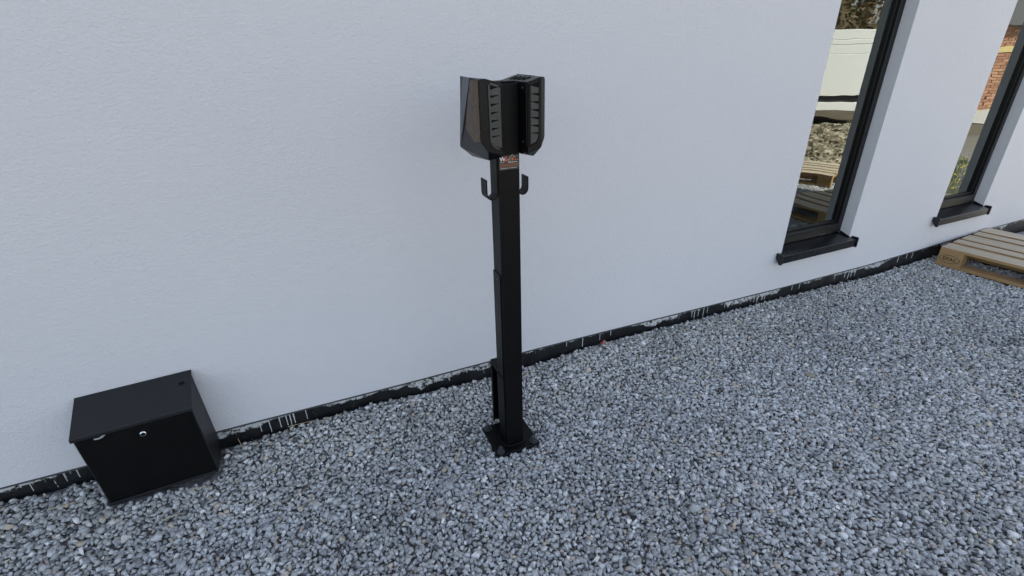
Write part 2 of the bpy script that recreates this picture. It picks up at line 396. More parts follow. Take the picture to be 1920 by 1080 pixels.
# slim base profile under the render: a thin dark line with a pale strip below it
bm = bmesh.new(); bmj = bmesh.new()
for a, b_ in zip(WBX[:-1], WBX[1:]):
    for B_, y0, y1, dz0, dz1 in ((bm, -.0045, .012, -.005, -.0005),):
        A = [B_.verts.new((a, y, wb(a)+dz)) for y, dz in ((y0, dz0), (y1, dz0), (y1, dz1), (y0, dz1))]
        Bv = [B_.verts.new((b_, y, wb(b_)+dz)) for y, dz in ((y0, dz0), (y1, dz0), (y1, dz1), (y0, dz1))]
        for n_ in range(4): B_.faces.new((A[n_], A[(n_+1) % 4], Bv[(n_+1) % 4], Bv[n_]))
bmj.free(); bmesh.ops.recalc_face_normals(bm, faces=bm.faces[:])
obj('base_profile', bm, M_profile, house)
# paint drips on the plinth
def drip(x, l, w=.0035, slant=0.):
    bm = bmesh.new(); z = wb(x)-.012; n = 6; L = []
    for k_ in range(n+1):
        t_ = k_/n; cx = x+slant*t_*l+random.uniform(-.0006, .0006); ww = w*(1.25-.6*t_ if k_ < n-1 else .85)
        L.append([bm.verts.new((cx-ww/2, .0112, z-l*t_)), bm.verts.new((cx, .0092, z-l*t_)), bm.verts.new((cx+ww/2, .0112, z-l*t_))])
    for a, b_ in zip(L[:-1], L[1:]):
        bm.faces.new((a[0], b_[0], b_[1], a[1])); bm.faces.new((a[1], b_[1], b_[2], a[2]))
    obj('paint_drip', bm, M_drip, plinth, True)
for x_, l_ in ((-1.12, .05), (-1.02, .045), (-.98, .04), (-.36, .052), (-.325, .07), (-.285, .06), (-.258, .065), (-.243, .068), (-.228, .055), (-.178, .058),
               (.42, .03), (.47, .055), (1.12, .03), (1.22, .055), (1.33, .05), (1.40, .03), (1.98, .045), (2.0, .06), (2.03, .055), (2.07, .06), (2.10, .05), (2.24, .04), (2.27, .045), (2.3, .035),
               (2.46, .05), (2.49, .055), (2.52, .06), (2.56, .05), (2.585, .055), (2.83, .035), (2.9, .04), (3.25, .04), (3.36, .05), (3.40, .07), (3.43, .065), (3.47, .06), (3.72, .045), (3.95, .05), (4.05, .04), (4.12, .05)):
    drip(x_, l_*random.uniform(.85, 1.1), random.uniform(.003, .0048))
# windows
def window(w0, w1, which):
    yf = .068
    bm = bmesh.new()                                   # outer frame
    fw = .042
    box(bm, w0+.002, w0+fw, yf, .124, WZ0+.03, WZ1-.002, .002); box(bm, w1-fw, w1-.002, yf, .124, WZ0+.03, WZ1-.002, .002)
    box(bm, w0+fw, w1-fw, yf+.0015, .1225, WZ0+.03, WZ0+.098, .002); box(bm, w0+fw, w1-fw, yf+.0015, .1225, WZ1-fw, WZ1-.002, .002)
    win = obj('window', bm, M_frame, house); win['label'] = which
    bm = bmesh.new(); s0, s1 = w0+fw, w1-fw            # sash, set back a little
    box(bm, s0+.001, s0+.013, .083, .118, WZ0+.1, WZ1-fw-.001, .0015); box(bm, s1-.013, s1-.001, .083, .118, WZ0+.1, WZ1-fw-.001, .0015)
    box(bm, s0+.013, s1-.013, .0845, .117, WZ0+.099, WZ0+.113, .0015); box(bm, s0+.013, s1-.013, .0845, .117, WZ1-fw-.02, WZ1-fw-.001, .0015)
    obj('sash', bm, M_frame, win)
    bm = bmesh.new(); quad_ = [bm.verts.new(c) for c in ((s0+.010, .095, WZ0+.105), (s1-.010, .095, WZ0+.105), (s1-.010, .095, WZ1-fw-.01), (s0+.010, .095, WZ1-fw-.01))]
    bm.faces.new(quad_); obj('pane', bm, M_glass, win)
    # drip ledge along the bottom rail
    obj('bottom_ledge', boxbm(w0+.004, w1-.05, yf-.010, yf+.001, WZ0+.086, WZ0+.096, bev=.003), M_frame, win)
    # sill: folded sheet, sloping outwards, with a downward lip
    bm = bmesh.new(); pr = [(yf+.012, .372), (yf+.012, .366), (-.036, .343), (-.036, .300), (-.0385, .300), (-.0385, .3475), (-.035, .3495)]
    prism(bm, pr, 'x', w0-.033, w1+.02, .0)
    sill = obj('sill', bm, M_sill, win)
    for xa, xb in ((w0-.046, w0-.0325), (w1+.0195, w1+.033)):
        bm = bmesh.new(); prism(bm, [(-.0015, .362), (-.0015, .335), (-.028, .296), (-.043, .294), (-.0455, .298), (-.0455, .358), (-.041, .363)], 'x', xa, xb, .0015)
        obj('end_cap', bm, M_sill, sill)
    for xa, sx in ((w0, 1), (w1, -1)):                   # upstand of the sill against each reveal
        bm = bmesh.new(); prism(bm, [(-.0015, .362), (yf-.002, .385), (yf-.002, .360), (-.0015, .345)], 'x', xa+sx*.001, xa+sx*.006); obj('sill_upstand', bm, M_sill, sill)
    return win
window(*WIN[0], 'narrow black-framed window nearer the charging post')
window(*WIN[1], 'narrow black-framed window above the wooden pallet')

# ------------------------------------------------------------------ charging post
PX0, PX1, PYF, PYB = .5745, .6495, -.4495, -.3755
pc = ((PX0+PX1)/2, (PYF+PYB)/2)
post = empty('charging_post', (pc[0], pc[1], 0))
tag(post, 'tall black square steel post bolted down in the gravel', 'post')
inv = Matrix.Translation((-pc[0], -pc[1], 0))
def pobj(name, bm, m, parent=None, smooth=False):
    bmesh.ops.transform(bm, matrix=inv, verts=bm.verts[:]); return obj(name, bm, m, parent or post, smooth)
pobj('tube', boxbm(PX0, PX1, PYF, PYB, .0168, 1.414, bev=.003, seg=2), M_post)
pobj('top_cap', boxbm(PX0+.003, PX1-.003, PYF+.003, PYB-.003, 1.4145, 1.4185, bev=.0015), M_post)
# side access cover with screws
bm = bmesh.new(); prism(bm, [(PYF+.010, .786), (PYF+.014, .790), (PYB-.001, .790), (PYB-.001, .348), (PYF+.010, .348)], 'x', PX0-.0035, PX0-.0005, .0008)
cov = pobj('access_cover', bm, M_post)
for zz in (.766, .37):
    bm = bmesh.new(); cyl(bm, (PX0-.0042, PYF+.035, zz), .0045, .002, 'x', 12); pobj('screw', bm, M_bolt, cov)
# lower sleeve and rear cable channel
bm = bmesh.new(); box(bm, PX0-.0045, PX0-.0005, PYF+.006, PYB-.001, .03, .342, .001); pobj('lower_sleeve', bm, M_post)
bm = bmesh.new()
box(bm, PX0+.002, PX1-.004, -.3745, -.285, .326, .345, .002)          # cap
box(bm, PX0+.002, PX0+.006, -.302, -.285, .02, .3255, .001)           # rear return of the channel
box(bm, PX0+.006, PX1-.004, -.289, -.285, .02, .3255, .001)           # back
box(bm, PX1-.008, PX1-.004, -.3745, -.289, .02, .3255, .001)          # far side
ch = pobj('cable_channel', bm, M_post)
pobj('channel_recess', boxbm(PX0+.028, PX0+.03, -.3745, -.2895, .02, .325), M_dark, ch)
# base plate, weld collar, bolts
bm = bmesh.new(); box(bm, pc[0]-.096, pc[0]+.096, -.491, -.299, -.003, .009, .003); pl = pobj('base_plate', bm, M_post)
bm = bmesh.new(); n = 28; r = []
pts = []
for k_ in range(n):
    a = k_*2*math.pi/n; c, s_ = math.cos(a), math.sin(a)
    pts.append((pc[0]+math.copysign(abs(c)**.55, c)*.052, pc[1]+math.copysign(abs(s_)**.55, s_)*.052))
prism(bm, pts, 'z', .0092, .0165, .002); pobj('collar', bm, M_post, pl)
for bx, by in ((pc[0]-.075, -.470), (pc[0]+.075, -.470), (pc[0]-.075, -.320), (pc[0]+.075, -.320)):
    bm = bmesh.new(); cyl(bm, (bx, by, .0112), .0165, .004, 'z', 24); w_ = pobj('washer', bm, M_bolt, pl)
    bm = bmesh.new(); cyl(bm, (bx, by, .0195), .0125, .0125, 'z', 6); cyl(bm, (bx, by, .0270), .0075, .018, 'z', 14); pobj('bolt', bm, M_bolt, pl)
# wing plates that carry the two chargers
for sx, xw in ((-1, PX0), (1, PX1)):
    bm = bmesh.new(); xa, xb = (xw-.0045, xw-.0005) if sx < 0 else (xw+.0005, xw+.0045)
    prism(bm, [(-.500, 1.235), (-.500, 1.408), (-.493, 1.4165), (-.305, 1.4165), (-.305, 1.212), (-.470, 1.206)], 'x', xa, xb, .0008)
    wg = pobj('wing_plate', bm, M_post)
    for zz in (1.40, 1.245):
        bm = bmesh.new(); cyl(bm, ((xa-.001 if sx > 0 else xb+.001), -.478, zz), .004, .002, 'x', 10); pobj('screw', bm, M_bolt, wg)
# cable hooks: flat bars bent to a J
for sx, xw, ztip, ya, yb in ((-1, PX0-.0006, 1.131, -.446, -.398), (1, PX1+.0006, 1.123, -.428, -.380)):
    pth = [(0.002, 1.2), (0.002, 1.086)]+[(.0205-.0185*math.cos(a), 1.086-.0205*math.sin(a)) for a in np.linspace(0, math.pi, 13)][1:]+[(.039, ztip)]
    bm = bmesh.new(); L = []
    for k_, (px_, pz_) in enumerate(pth):
        a, b_ = pth[max(k_-1, 0)], pth[min(k_+1, len(pth)-1)]; tx, tz = b_[0]-a[0], b_[1]-a[1]; ln = math.hypot(tx, tz); nx_, nz_ = -tz/ln*.002, tx/ln*.002
        L.append([bm.verts.new((xw+sx*(px_+q1*nx_), y_, pz_+q1*nz_)) for q1, y_ in ((-1, ya), (1, ya), (1, yb), (-1, yb))])
    for a, b_ in zip(L[:-1], L[1:]):
        for n_ in range(4): bm.faces.new((a[n_], a[(n_+1) % 4], b_[(n_+1) % 4], b_[n_]))
    bm.faces.new(L[0]); bm.faces.new(L[-1][::-1]); bmesh.ops.recalc_face_normals(bm, faces=bm.faces[:])
    pobj('cable_hook', bm, M_post)

# sticker on the post
M_stk = mat('sticker_black', (.03, .028, .028), .35); M_white = mat('sticker_white', (.75, .75, .74), .5)
M_org = mat('sticker_orange', (.72, .13, .035), .5); M_brn = mat('sticker_brown', (.24, .09, .05), .5); M_gry = mat('sticker_grey', (.42, .42, .42), .5)
SZ1, SZ0 = 1.203, 1.158
stk = pobj('sticker', boxbm(PX0+.004, PX1-.003, PYF-.0012, PYF-.0002, SZ0, SZ1), M_stk)
def on_face(x, z, lift): return Matrix.Translation((x-pc[0], PYF-.0012-lift-pc[1], z)) @ Matrix.Rotation(rad(90), 4, 'X')
text_mesh('letter', 'W', .0185, M_white, stk, on_face(PX0+.0055, SZ1-.0165, .0004), off=.0006, space=.8)
text_mesh('letter', 'E', .0185, M_org, stk, on_face(PX0+.0215, SZ1-.0165, .0004), off=.0008)
text_mesh('lettering', 'Multi-Services', .0056, M_white, stk, on_face(PX0+.034, SZ1-.0228, .0004), off=.0001)
def flat(name, pts, m, lift=.0004):
    bm = bmesh.new(); bm.faces.new([bm.verts.new((x, PYF-.0012-lift, z)) for x, z in pts]); return pobj(name, bm, m, stk)
def strip(name, x0, x1, z0, z1, m, lift=.0004): return flat(name, [(x0, z0), (x1, z0), (x1, z1), (x0, z1)], m, lift)
def line(name, a, b_, w_, m, lift=.0005):
    a, b_ = Vector(a), Vector(b_); d_ = (b_-a).normalized(); n_ = Vector((-d_.y, d_.x))*w_/2
    return flat(name, [tuple(a-n_), tuple(b_-n_), tuple(b_+n_), tuple(a+n_)], m, lift)
hx, hz = PX0+.049, SZ1-.0165
line('house_icon', (hx-.0115, hz+.0085), (hx+.0005, hz+.0185), .0016, M_gry); line('house_icon', (hx-.0005, hz+.0185), (hx+.0115, hz+.0085), .0016, M_gry)
line('house_icon', (hx-.0095, hz), (hx-.0095, hz+.010), .0015, M_gry); line('house_icon', (hx-.0145, hz), (hx-.0145, hz+.006), .002, M_white)
flat('house_icon', [(hx-.007, hz), (hx+.006, hz), (hx+.006, hz+.009), (hx-.0005, hz+.0135), (hx-.007, hz+.009)], M_brn)
strip('house_icon', hx-.002, hx+.002, hz, hz+.008, M_org, .0008); strip('house_icon', hx+.0085, hx+.0135, hz, hz+.0035, M_org); strip('house_icon', hx+.0155, hx+.0215, hz+.001, hz+.0022, M_gry)
for dx, dz in ((.013, .013), (.0175, .016), (.0195, .011)):
    a0 = [(hx+dx+math.cos(t_)*.0018, hz+dz+math.sin(t_)*.0016) for t_ in np.linspace(0, 6.283, 9)[:-1]]; flat('dot', a0, M_brn)
x = PX0+.0065
while x < PX0+.031:
    l_ = random.uniform(.0022, .004); strip('fine_print', x, min(x+l_, PX0+.031), SZ1-.0218, SZ1-.0196, M_gry if x < PX0+.018 else M_brn); x += l_+.0009
for zz, hh in ((SZ1-.0268, .0030), (SZ1-.0312, .0026), (SZ1-.0352, .0018)): strip('stripe', PX0+.0045, PX1-.0035, zz-hh/2, zz+hh/2, M_brn)
x = PX0+.0065
while x < PX1-.011:
    l_ = random.uniform(.0022, .0048); strip('fine_print', x, x+l_, SZ0+.0044, SZ0+.0066, M_gry); x += l_+.0009+(.002 if abs(x-PX0-.031) < .003 else 0)

# ------------------------------------------------------------------ chargers (local: x outwards from the wing plate, y along the plate, z up)
def charger(sx, label):
    x0 = PX0-.005 if sx < 0 else PX1+.005
    root = empty('charger', (x0, -.402, 1.210)); tag(root, label, 'charger', 'chargers on the post')
    MX = Matrix.Scale(sx, 4, (1, 0, 0))
    def co(name, bm, m, parent=root):
        bmesh.ops.transform(bm, matrix=MX, verts=bm.verts[:])
        bmesh.ops.recalc_face_normals(bm, faces=bm.faces[:]); return obj(name, bm, m, parent)
    hw = .1                                            # half width along y
    # shell rings from plate to front, each a ring of (y, z) corners
    bm = bmesh.new()
    R0 = [(0, -hw, .004), (0, hw, .004), (0, hw, .206), (0, -hw, .206)]
    R1 = [(.046, -hw, .018), (.046, hw, .018), (.046, hw, .219), (.046, -hw, .219)]
    R2 = [(.062, -hw+.010, .044), (.070, hw-.006, .008), (.057, hw-.008, .222), (.062, -hw+.012, .217)]
    vs = [[bm.verts.new(p_) for p_ in R_] for R_ in (R0, R1)]
    # bottom keel: a lower lip drawn down under the front, as a chin
    k0 = bm.verts.new((.004, -hw+.01, -.004)); k1 = bm.verts.new((.034, -hw+.030, -.013)); k2 = bm.verts.new((.031, hw-.012, -.025)); k3 = bm.verts.new((.004, hw-.006, -.004))
    v0, v1 = vs
    bm.faces.new(v0[::-1])
    for a, b_ in ((1, 2), (2, 3), (3, 0)): bm.faces.new((v0[a], v0[b_], v1[b_], v1[a]))
    bm.faces.new((v0[0], v1[0], k1, k0)); bm.faces.new((v0[1], k3, k2, v1[1])); bm.faces.new((k0, k1, k2, k3)); bm.faces.new((v0[0], k0, k3, v0[1]))
    v2 = [bm.verts.new(p_) for p_ in R2]
    bm.faces.new((v1[0], v2[0], v2[1], v1[1])) if False else None
    # chin facets between keel and front
    bm.faces.new((k1, v1[0], v2[0])); bm.faces.new((k1, v2[0], v2[1], k2)); bm.faces.new((k2, v2[1], v1[1]))
    for a, b_ in ((1, 2), (2, 3), (3, 0)): bm.faces.new((v1[a], v1[b_], v2[b_], v2[a]))
    bm.faces.new(v2)
    bmesh.ops.recalc_face_normals(bm, faces=bm.faces[:])
    bmesh.ops.bevel(bm, geom=bm.edges[:], offset=.0016, segments=2, profile=.5, affect='EDGES')
    co('case', bm, M_case)
    # front: tinted glossy panel and the matt facet beyond a slanted crease
    xf = .0622
    bm = bmesh.new(); prism(bm, [(-hw+.0135, .0475), (hw-.013, .0165), (-.021, .2165), (-hw+.0145, .2125)], 'x', xf-.002, xf+.0022, .0008); co('gloss_panel', bm, M_gloss)
    bm = bmesh.new()
    A = [bm.verts.new(c) for c in ((xf+.0022, -.017, .2195), (xf+.0075, hw-.0115, .0165), (xf+.0085, hw-.005, .0125), (xf-.0075, hw-.006, .2225))]
    Bk = [bm.verts.new((xf-.006, v.co.y, v.co.z)) for v in A]
    bm.faces.new(A); bm.faces.new(Bk[::-1])
    for n_ in range(4): bm.faces.new((A[n_], Bk[n_], Bk[(n_+1) % 4], A[(n_+1) % 4]))
    co('matt_facet', bm, M_facet)
    # louvred side panel facing the yard
    for sgn in (-1, 1):
        def Y(t_): return sgn*(hw+t_)
        def yr(a, b_): return (min(Y(a), Y(b_)), max(Y(a), Y(b_)))
        bm = bmesh.new(); out = [(.0035, .022), (.016, .024), (.028, .030), (.036, .041), (.0385, .056), (.0405, .2105), (.0035, .1995)]
        y0_, y1_ = yr(.0002, .0012); prism(bm, out, 'y', y0_, y1_); rec = co('louvre_panel', bm, M_dark)
        # rim
        for a, b_ in zip(out, out[1:]+out[:1]):
            bm = bmesh.new(); d_ = (Vector(b_)-Vector(a)); ln = d_.length; d_.normalize(); nn = Vector((-d_.y, d_.x))*(.0055 if sx < 0 else .0035)
            y0_, y1_ = yr(.0004, .0034); prism(bm, [tuple(Vector(a)), tuple(Vector(b_)), tuple(Vector(b_)+nn), tuple(Vector(a)+nn)], 'y', y0_, y1_); co('rim', bm, M_grille if sx < 0 else M_case, rec)  # left rim takes the lifted grey, as if mirroring gravel
        for k_ in range(7):
            z0_ = .0425+k_*.0222; bm = bmesh.new(); xl, xr = .0085, .0345
            if k_ == 0: poly = [(xl, .030), (.0235, .034), (xr-.004, .0425), (xr, z0_+.0155), (xl, z0_+.0205)]
            else: poly = [(xl, z0_-.001), (xr, z0_-.001), (xr, z0_+.0135), (xl, z0_+.0205)]
            y0_, y1_ = yr(.0012, .0030); prism(bm, poly, 'y', y0_, y1_, .0004); co('louvre', bm, M_grille, rec)
    # slots in the top
    for k_ in range(4):
        yy = -.05+k_*.032; bm = bmesh.new()
        prism(bm, [(.010, .2094), (.036, .2171), (.036, .2182), (.010, .2105)], 'y', yy, yy+.014); co('vent_slot', bm, M_dark)
    return root
charger(-1, 'black charger on the left side of the post, glossy front and grey louvres')
charger(1, 'black charger on the right side of the post, dark louvred side towards us')

# ------------------------------------------------------------------ wall box
bx0, bx1, bd = -.866, -.508, .146
wbx = empty('wall_box', ((bx0+bx1)/2, 0, .052), (0, rad(-2.0), 0))
tag(wbx, 'black steel box with sloping lid and round lock fixed low on the wall', 'box')
hwb = (bx1-bx0)/2; ZB, ZF = .388, .316
bm = bmesh.new(); prism(bm, [(-.002, .002), (-bd+.004, .002), (-bd+.004, ZF-.008), (-.002, ZB-.008)], 'x', -hwb+.003, hwb-.003, .002); obj('body', bm, M_box, wbx)
bm = bmesh.new(); prism(bm, [(-.001, ZB), (-bd-.004, ZF-.001), (-bd-.004, ZF-.014), (-bd-.002, ZF-.014), (-bd-.001, ZF-.005), (-.001, ZB-.0065)], 'x', -hwb-.001, hwb+.001, .0012); lid = obj('lid', bm, M_box, wbx)
bm = bmesh.new(); cyl(bm, (hwb-.03, -.045, ZB-.0455*.497+.002), .009, .002, 'z', 16); obj('grommet', bm, M_dark, lid)
M_door = powder('box_door_coat', (.0018, .0018, .002), .5, .1, .16)  # front's dimmer reflection put in as a darker copy of the box coat
bm = bmesh.new(); box(bm, -hwb+.008, hwb-.008, -bd-.0005, -bd+.0035, .012, ZF-.018, .0015); dr = obj('door', bm, M_door, wbx)
bm = bmesh.new(); box(bm, -hwb+.003, hwb-.003, -bd-.004, -bd+.0035, .001, .0105, .0015); obj('bottom_lip', bm, M_box, wbx)
bm = bmesh.new(); cyl(bm, (.015, -bd-.003, ZF-.052), .0115, .006, 'y', 24, .0095); lk = obj('lock', bm, M_chrome, dr, True)
bm = bmesh.new(); cyl(bm, (.0155, -bd-.0064, ZF-.0515), .0062, .0015, 'y', 18); obj('keyhole', bm, M_dark, lk)
bm = bmesh.new(); P_ = [(-.118, -.020), (-.104, -.021), (-.092, -.0155), (-.083, -.0165), (-.094, -.0245), (-.108, -.0275), (-.119, -.025)]
bm.faces.new([bm.verts.new((x_, -bd-.0012, ZF+z_)) for x_, z_ in P_]); obj('scuff', bm, M_scuff, dr)

# ------------------------------------------------------------------ pallet
def pallet(label):
    root = empty('wooden_pallet', (PO[0], PO[1], .004), (0, 0, PA)); tag(root, label, 'pallet', 'wooden pallets by the wall')
    j = lambda s_: random.uniform(-s_, s_)
    xs_ = [(0, .145), (.186, .286), (.327, .473), (.514, .614), (.655, .8)]
    for a, b_ in xs_:
        bm = boxbm(a+.001+j(.001), b_-.001+j(.001), -1.2+j(.004), j(.004), .1222, .144+j(.0008), bev=.0015)
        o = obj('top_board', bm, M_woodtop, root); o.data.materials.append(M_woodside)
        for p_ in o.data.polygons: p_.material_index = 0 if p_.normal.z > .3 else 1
    for y0_, y1_ in ((-.145, 0), (-.6725, -.5275), (-1.2, -1.055)):
        obj('cross_board', boxbm(.001, .799, y0_, y1_, .1002, .122, bev=.0012), M_woodside, root)
    for bi, (a, b_) in enumerate(((0, .1), (.3275, .4725), (.7, .8))):
        for bj, (y0_, y1_) in enumerate(((-.145, 0), (-.6725, -.5275), (-1.2, -1.055))):
            bl = obj('block', boxbm(a+.0015, b_-.0015, y0_+.001, y1_-.001, .0222, .100, bev=.002), M_block, root)
            if bi == 0 and bj != 1:
                mw = Matrix(((0, 0, -1, .0009), (-1, 0, 0, (y0_+y1_)/2), (0, 1, 0, .0515), (0, 0, 0, 1)))
                text_mesh('brand_lettering', 'EPAL', .037, M_brand, bl, mw, align='CENTER', off=.0006, space=1.05)
                bm = bmesh.new(); n_ = 36; R1_, R2_ = [], []
                for k_ in range(n_):
                    t_ = k_*2*math.pi/n_
                    R1_.append(bm.verts.new((.0009, (y0_+y1_)/2+math.cos(t_)*.062, .063+math.sin(t_)*.030))); R2_.append(bm.verts.new((.0009, (y0_+y1_)/2+math.cos(t_)*.0585, .063+math.sin(t_)*.0268)))
                for k_ in range(n_): bm.faces.new((R1_[k_], R1_[(k_+1) % n_], R2_[(k_+1) % n_], R2_[k_]))
                obj('brand_oval', bm, M_brand, bl)
        obj('bottom_board', boxbm(a, b_, -1.2, 0, .0, .022, bev=.0015), M_woodside, root)
    return root
pal = pallet('weathered wooden pallet lying on the gravel under the far window')
def copy_tree(o, parent=None):
    c = o.copy(); COL.objects.link(c); c.parent = parent
    for chd in o.children: copy_tree(chd, c)
    return c
p2 = copy_tree(pal); p2.location = (5.75, -1.62, .004); p2.rotation_euler = (0, 0, rad(-24))
tag(p2, 'wooden pallet in the sun, seen only mirrored in the nearer window', 'pallet', 'wooden pallets by the wall')

# ------------------------------------------------------------------ litter on the gravel
def gp(u, v, lift=.012):
    d_ = r2*((u-960)/900)-u2*((v-540)/900)+fwd; z = 0.
    for _ in range(12):
        t_ = (z+lift-CAM.z)/d_.z; P_ = CAM+d_*t_
        if P_.y > -.02: P_ = CAM+d_*((-.02-CAM.y)/d_.y)
        z = float(gh(P_.x, P_.y))
    return P_
def stalk(a, b_, label, r_=.0016, bend=.01, m=M_straw):
    A, B_ = gp(*a), gp(*b_); mid = (A+B_)/2+Vector((random.uniform(-1, 1)*bend, random.uniform(-1, 1)*bend, .004))
    pts_ = [A.lerp(mid, t_).lerp(mid.lerp(B_, t_), t_) for t_ in np.linspace(0, 1, 8)]
    bm = bmesh.new(); c = pts_[0].copy(); c.z = float(gh(c.x, c.y)); tube(bm, [p_-c for p_ in pts_], [r_*(1-.5*k_/7) for k_ in range(8)], 6)
    o = obj('straw_stalk', bm, m); o.location = c; return tag(o, label, 'straw', 'dry stalks on the gravel')
stalk((93, 955), (160, 936), 'dry straw stalk on the gravel left of the black box')
stalk((540, 800), (590, 788), 'dry straw stalk against the plinth below the white drips')
stalk((594, 793), (622, 781), 'short curved straw end just right of the white drips')
stalk((357, 917), (391, 912), 'pale straw lying along the front of the black box', .002)
stalk((305, 976), (346, 962), 'straw stalk lying on the gravel below the black box')
stalk((398, 959), (426, 936), 'thin straw to the lower right of the black box', .0011)
stalk((364, 1012), (371, 985), 'dark thin twig at the bottom left of the gravel', .0012, .004, M_leafdry)
stalk((1579, 603), (1606, 584), 'straw stalk on the open gravel below the nearer window', .002)
stalk((1647, 540), (1654, 527), 'short straw near the plinth right of the nearer window', .0022)
stalk((982, 706), (996, 694), 'pale straw behind the foot of the post', .0022)
stalk((1745, 505), (1748, 495), 'tiny upright straw at the corner of the pallet', .0025)
# dry twig with a leaf by the box
A = gp(455, 838)
bm = bmesh.new(); tube(bm, [(0, 0, -.01), (-.004, .002, .02), (-.008, .006, .045)], [.0014, .0012, .0007], 6); tw = obj('dry_twig', bm, M_straw); tw.location = A
tag(tw, 'upright dry twig with brown leaf at the plinth right of the box', 'twig')
bm = bmesh.new(); L = [(.0, 0, 0), (.014, -.004, .008), (.034, 0, .009), (.055, .008, .004), (.036, .012, .002), (.015, .010, .0)]
bm.faces.new([bm.verts.new(c) for c in L]); lf = obj('leaf', bm, M_leafdry, tw)
def chip(name, u, v, s, m, label, seed):
    PV, PF = PROTO[seed]; bm = bmesh.new(); vs_ = [bm.verts.new((p_[0]*s*1.2, p_[1]*s*.8, p_[2]*s*.8+s*.2)) for p_ in PV]
    for f_ in PF: bm.faces.new([vs_[n_] for n_ in f_])
    o = obj(name, bm, m); o.location = gp(u, v, .004); return tag(o, label, 'stone')
chip('brick_chip', 1131, 644, .02, M_redstone, 'reddish brick chip in the gravel right of the post by the plinth', 3)
M_pale = mat('pale_stone', (.58, .57, .54), .8)
chip('pale_stone', 233, 1012, .021, M_pale, 'large pale stone on the gravel below the black box', 8)
chip('pale_stone', 507, 1050, .017, M_pale, 'pale stone at the bottom edge right of the black box', 12)
chip('pale_stone', 1026, 934, .016, M_pale, 'pale stone in the gravel in front of the post foot', 15)
chip('pale_stone', 1115, 1049, .016, M_pale, 'pale stone at the bottom edge right of the post', 17)

# ------------------------------------------------------------------ the yard behind the camera, seen mirrored in the panes
DV = Vector((.918, .396, 0)); NV = Vector((-.396, .918, 0)); ANG = math.atan2(.396, .918)
M_van = mat('trailer_white', (.84, .85, .82), .4); M_rub = mat('tyre_rubber', (.02, .02, .02), .8); M_blk = mat('chassis_black', (.02, .022, .022), .6)
tr_ = empty('box_trailer', (10.0, -5.15, -.02), (0, 0, ANG)); tag(tr_, 'white box trailer in the yard, mirrored in the nearer window', 'trailer')
bm = bmesh.new()
for k_, (z0_, z1_) in enumerate(((.66, 1.43), (1.434, 1.60), (1.604, 1.69), (1.694, 1.87))): box(bm, -2.9, 1.9, -1.9+.003*k_, 0-.003*(k_ % 2), z0_, z1_, .006)
obj('body', bm, M_van, tr_); obj('chassis', boxbm(-2.8, 1.8, -1.8, -.06, .40, .658), M_blk, tr_)
obj('side_rail', boxbm(-2.9, 1.9, -.035, 0.01, .365, .53, bev=.006), M_van, tr_)
for wx in (-.6, -1.5):
    for wy in (-.2, -1.6):
        bm = bmesh.new(); cyl(bm, (wx, wy, .32), .32, .2, 'y', 28); wh = obj('wheel', bm, M_rub, tr_)
        bm = bmesh.new(); cyl(bm, (wx, wy+(.06 if wy > -1 else -.06), .32), .18, .1, 'y', 20); obj('rim', bm, M_van, wh)
obj('drawbar', boxbm(1.8, 3.0, -1.0, -.9, .42, .5), M_blk, tr_)
# rubble heap
M_rubble = mat('rubble', (.3, .27, .2), .9); b = NB(M_rubble); v = b.coords(); vo = b.n('TexVoronoi'); b.l(v, vo.inputs['Vector']); vo.inputs['Scale'].default_value = 22
b.col(b.ramp(vo.outputs['Color'], [(.15, (.07, .06, .035)), (.5, (.22, .19, .12)), (.9, (.42, .39, .31))]))
heap = empty('rubble_heap', (8.1, -3.35, -.02)); tag(heap, 'low heap of earth and rubble in the yard, mirrored in the nearer window', 'heap')
bm = bmesh.new(); bmesh.ops.create_grid(bm, x_segments=70, y_segments=50, size=1)
for v_ in bm.verts:
    x_, y_ = v_.co.x*2.1, v_.co.y*1.25; e = max(0, 1-(x_/2.1)**2-(y_/1.25)**2)
    z_ = .34*e**.7+e*(.05*math.sin(x_*9+y_*5)*math.sin(y_*11)+random.uniform(-.035, .035)); c_, s_ = math.cos(-.45), math.sin(-.45)
    v_.co = (x_*c_-y_*s_, x_*s_+y_*c_, z_)
obj('mound', bm, M_rubble, heap)
bm = bmesh.new()
for k_ in range(2200):
    t_ = random.uniform(0, 6.283); rr = math.sqrt(random.random()); x_, y_ = 2.1*rr*math.cos(t_), 1.25*rr*math.sin(t_); e = max(0, 1-rr*rr)
    PV, PF = PROTO[random.randrange(len(PROTO))]; s_ = random.uniform(.015, .055); c_, q_ = math.cos(-.45), math.sin(-.45)
    vs_ = [bm.verts.new((x_*c_-y_*q_+p_[0]*s_, x_*q_+y_*c_+p_[1]*s_*.8, .34*e**.7+p_[2]*s_*.7)) for p_ in PV]
    for f_ in PF: bm.faces.new([vs_[n_] for n_ in f_])
ro = obj('rubble', bm, M_rubble, heap); ro['kind'] = 'stuff'
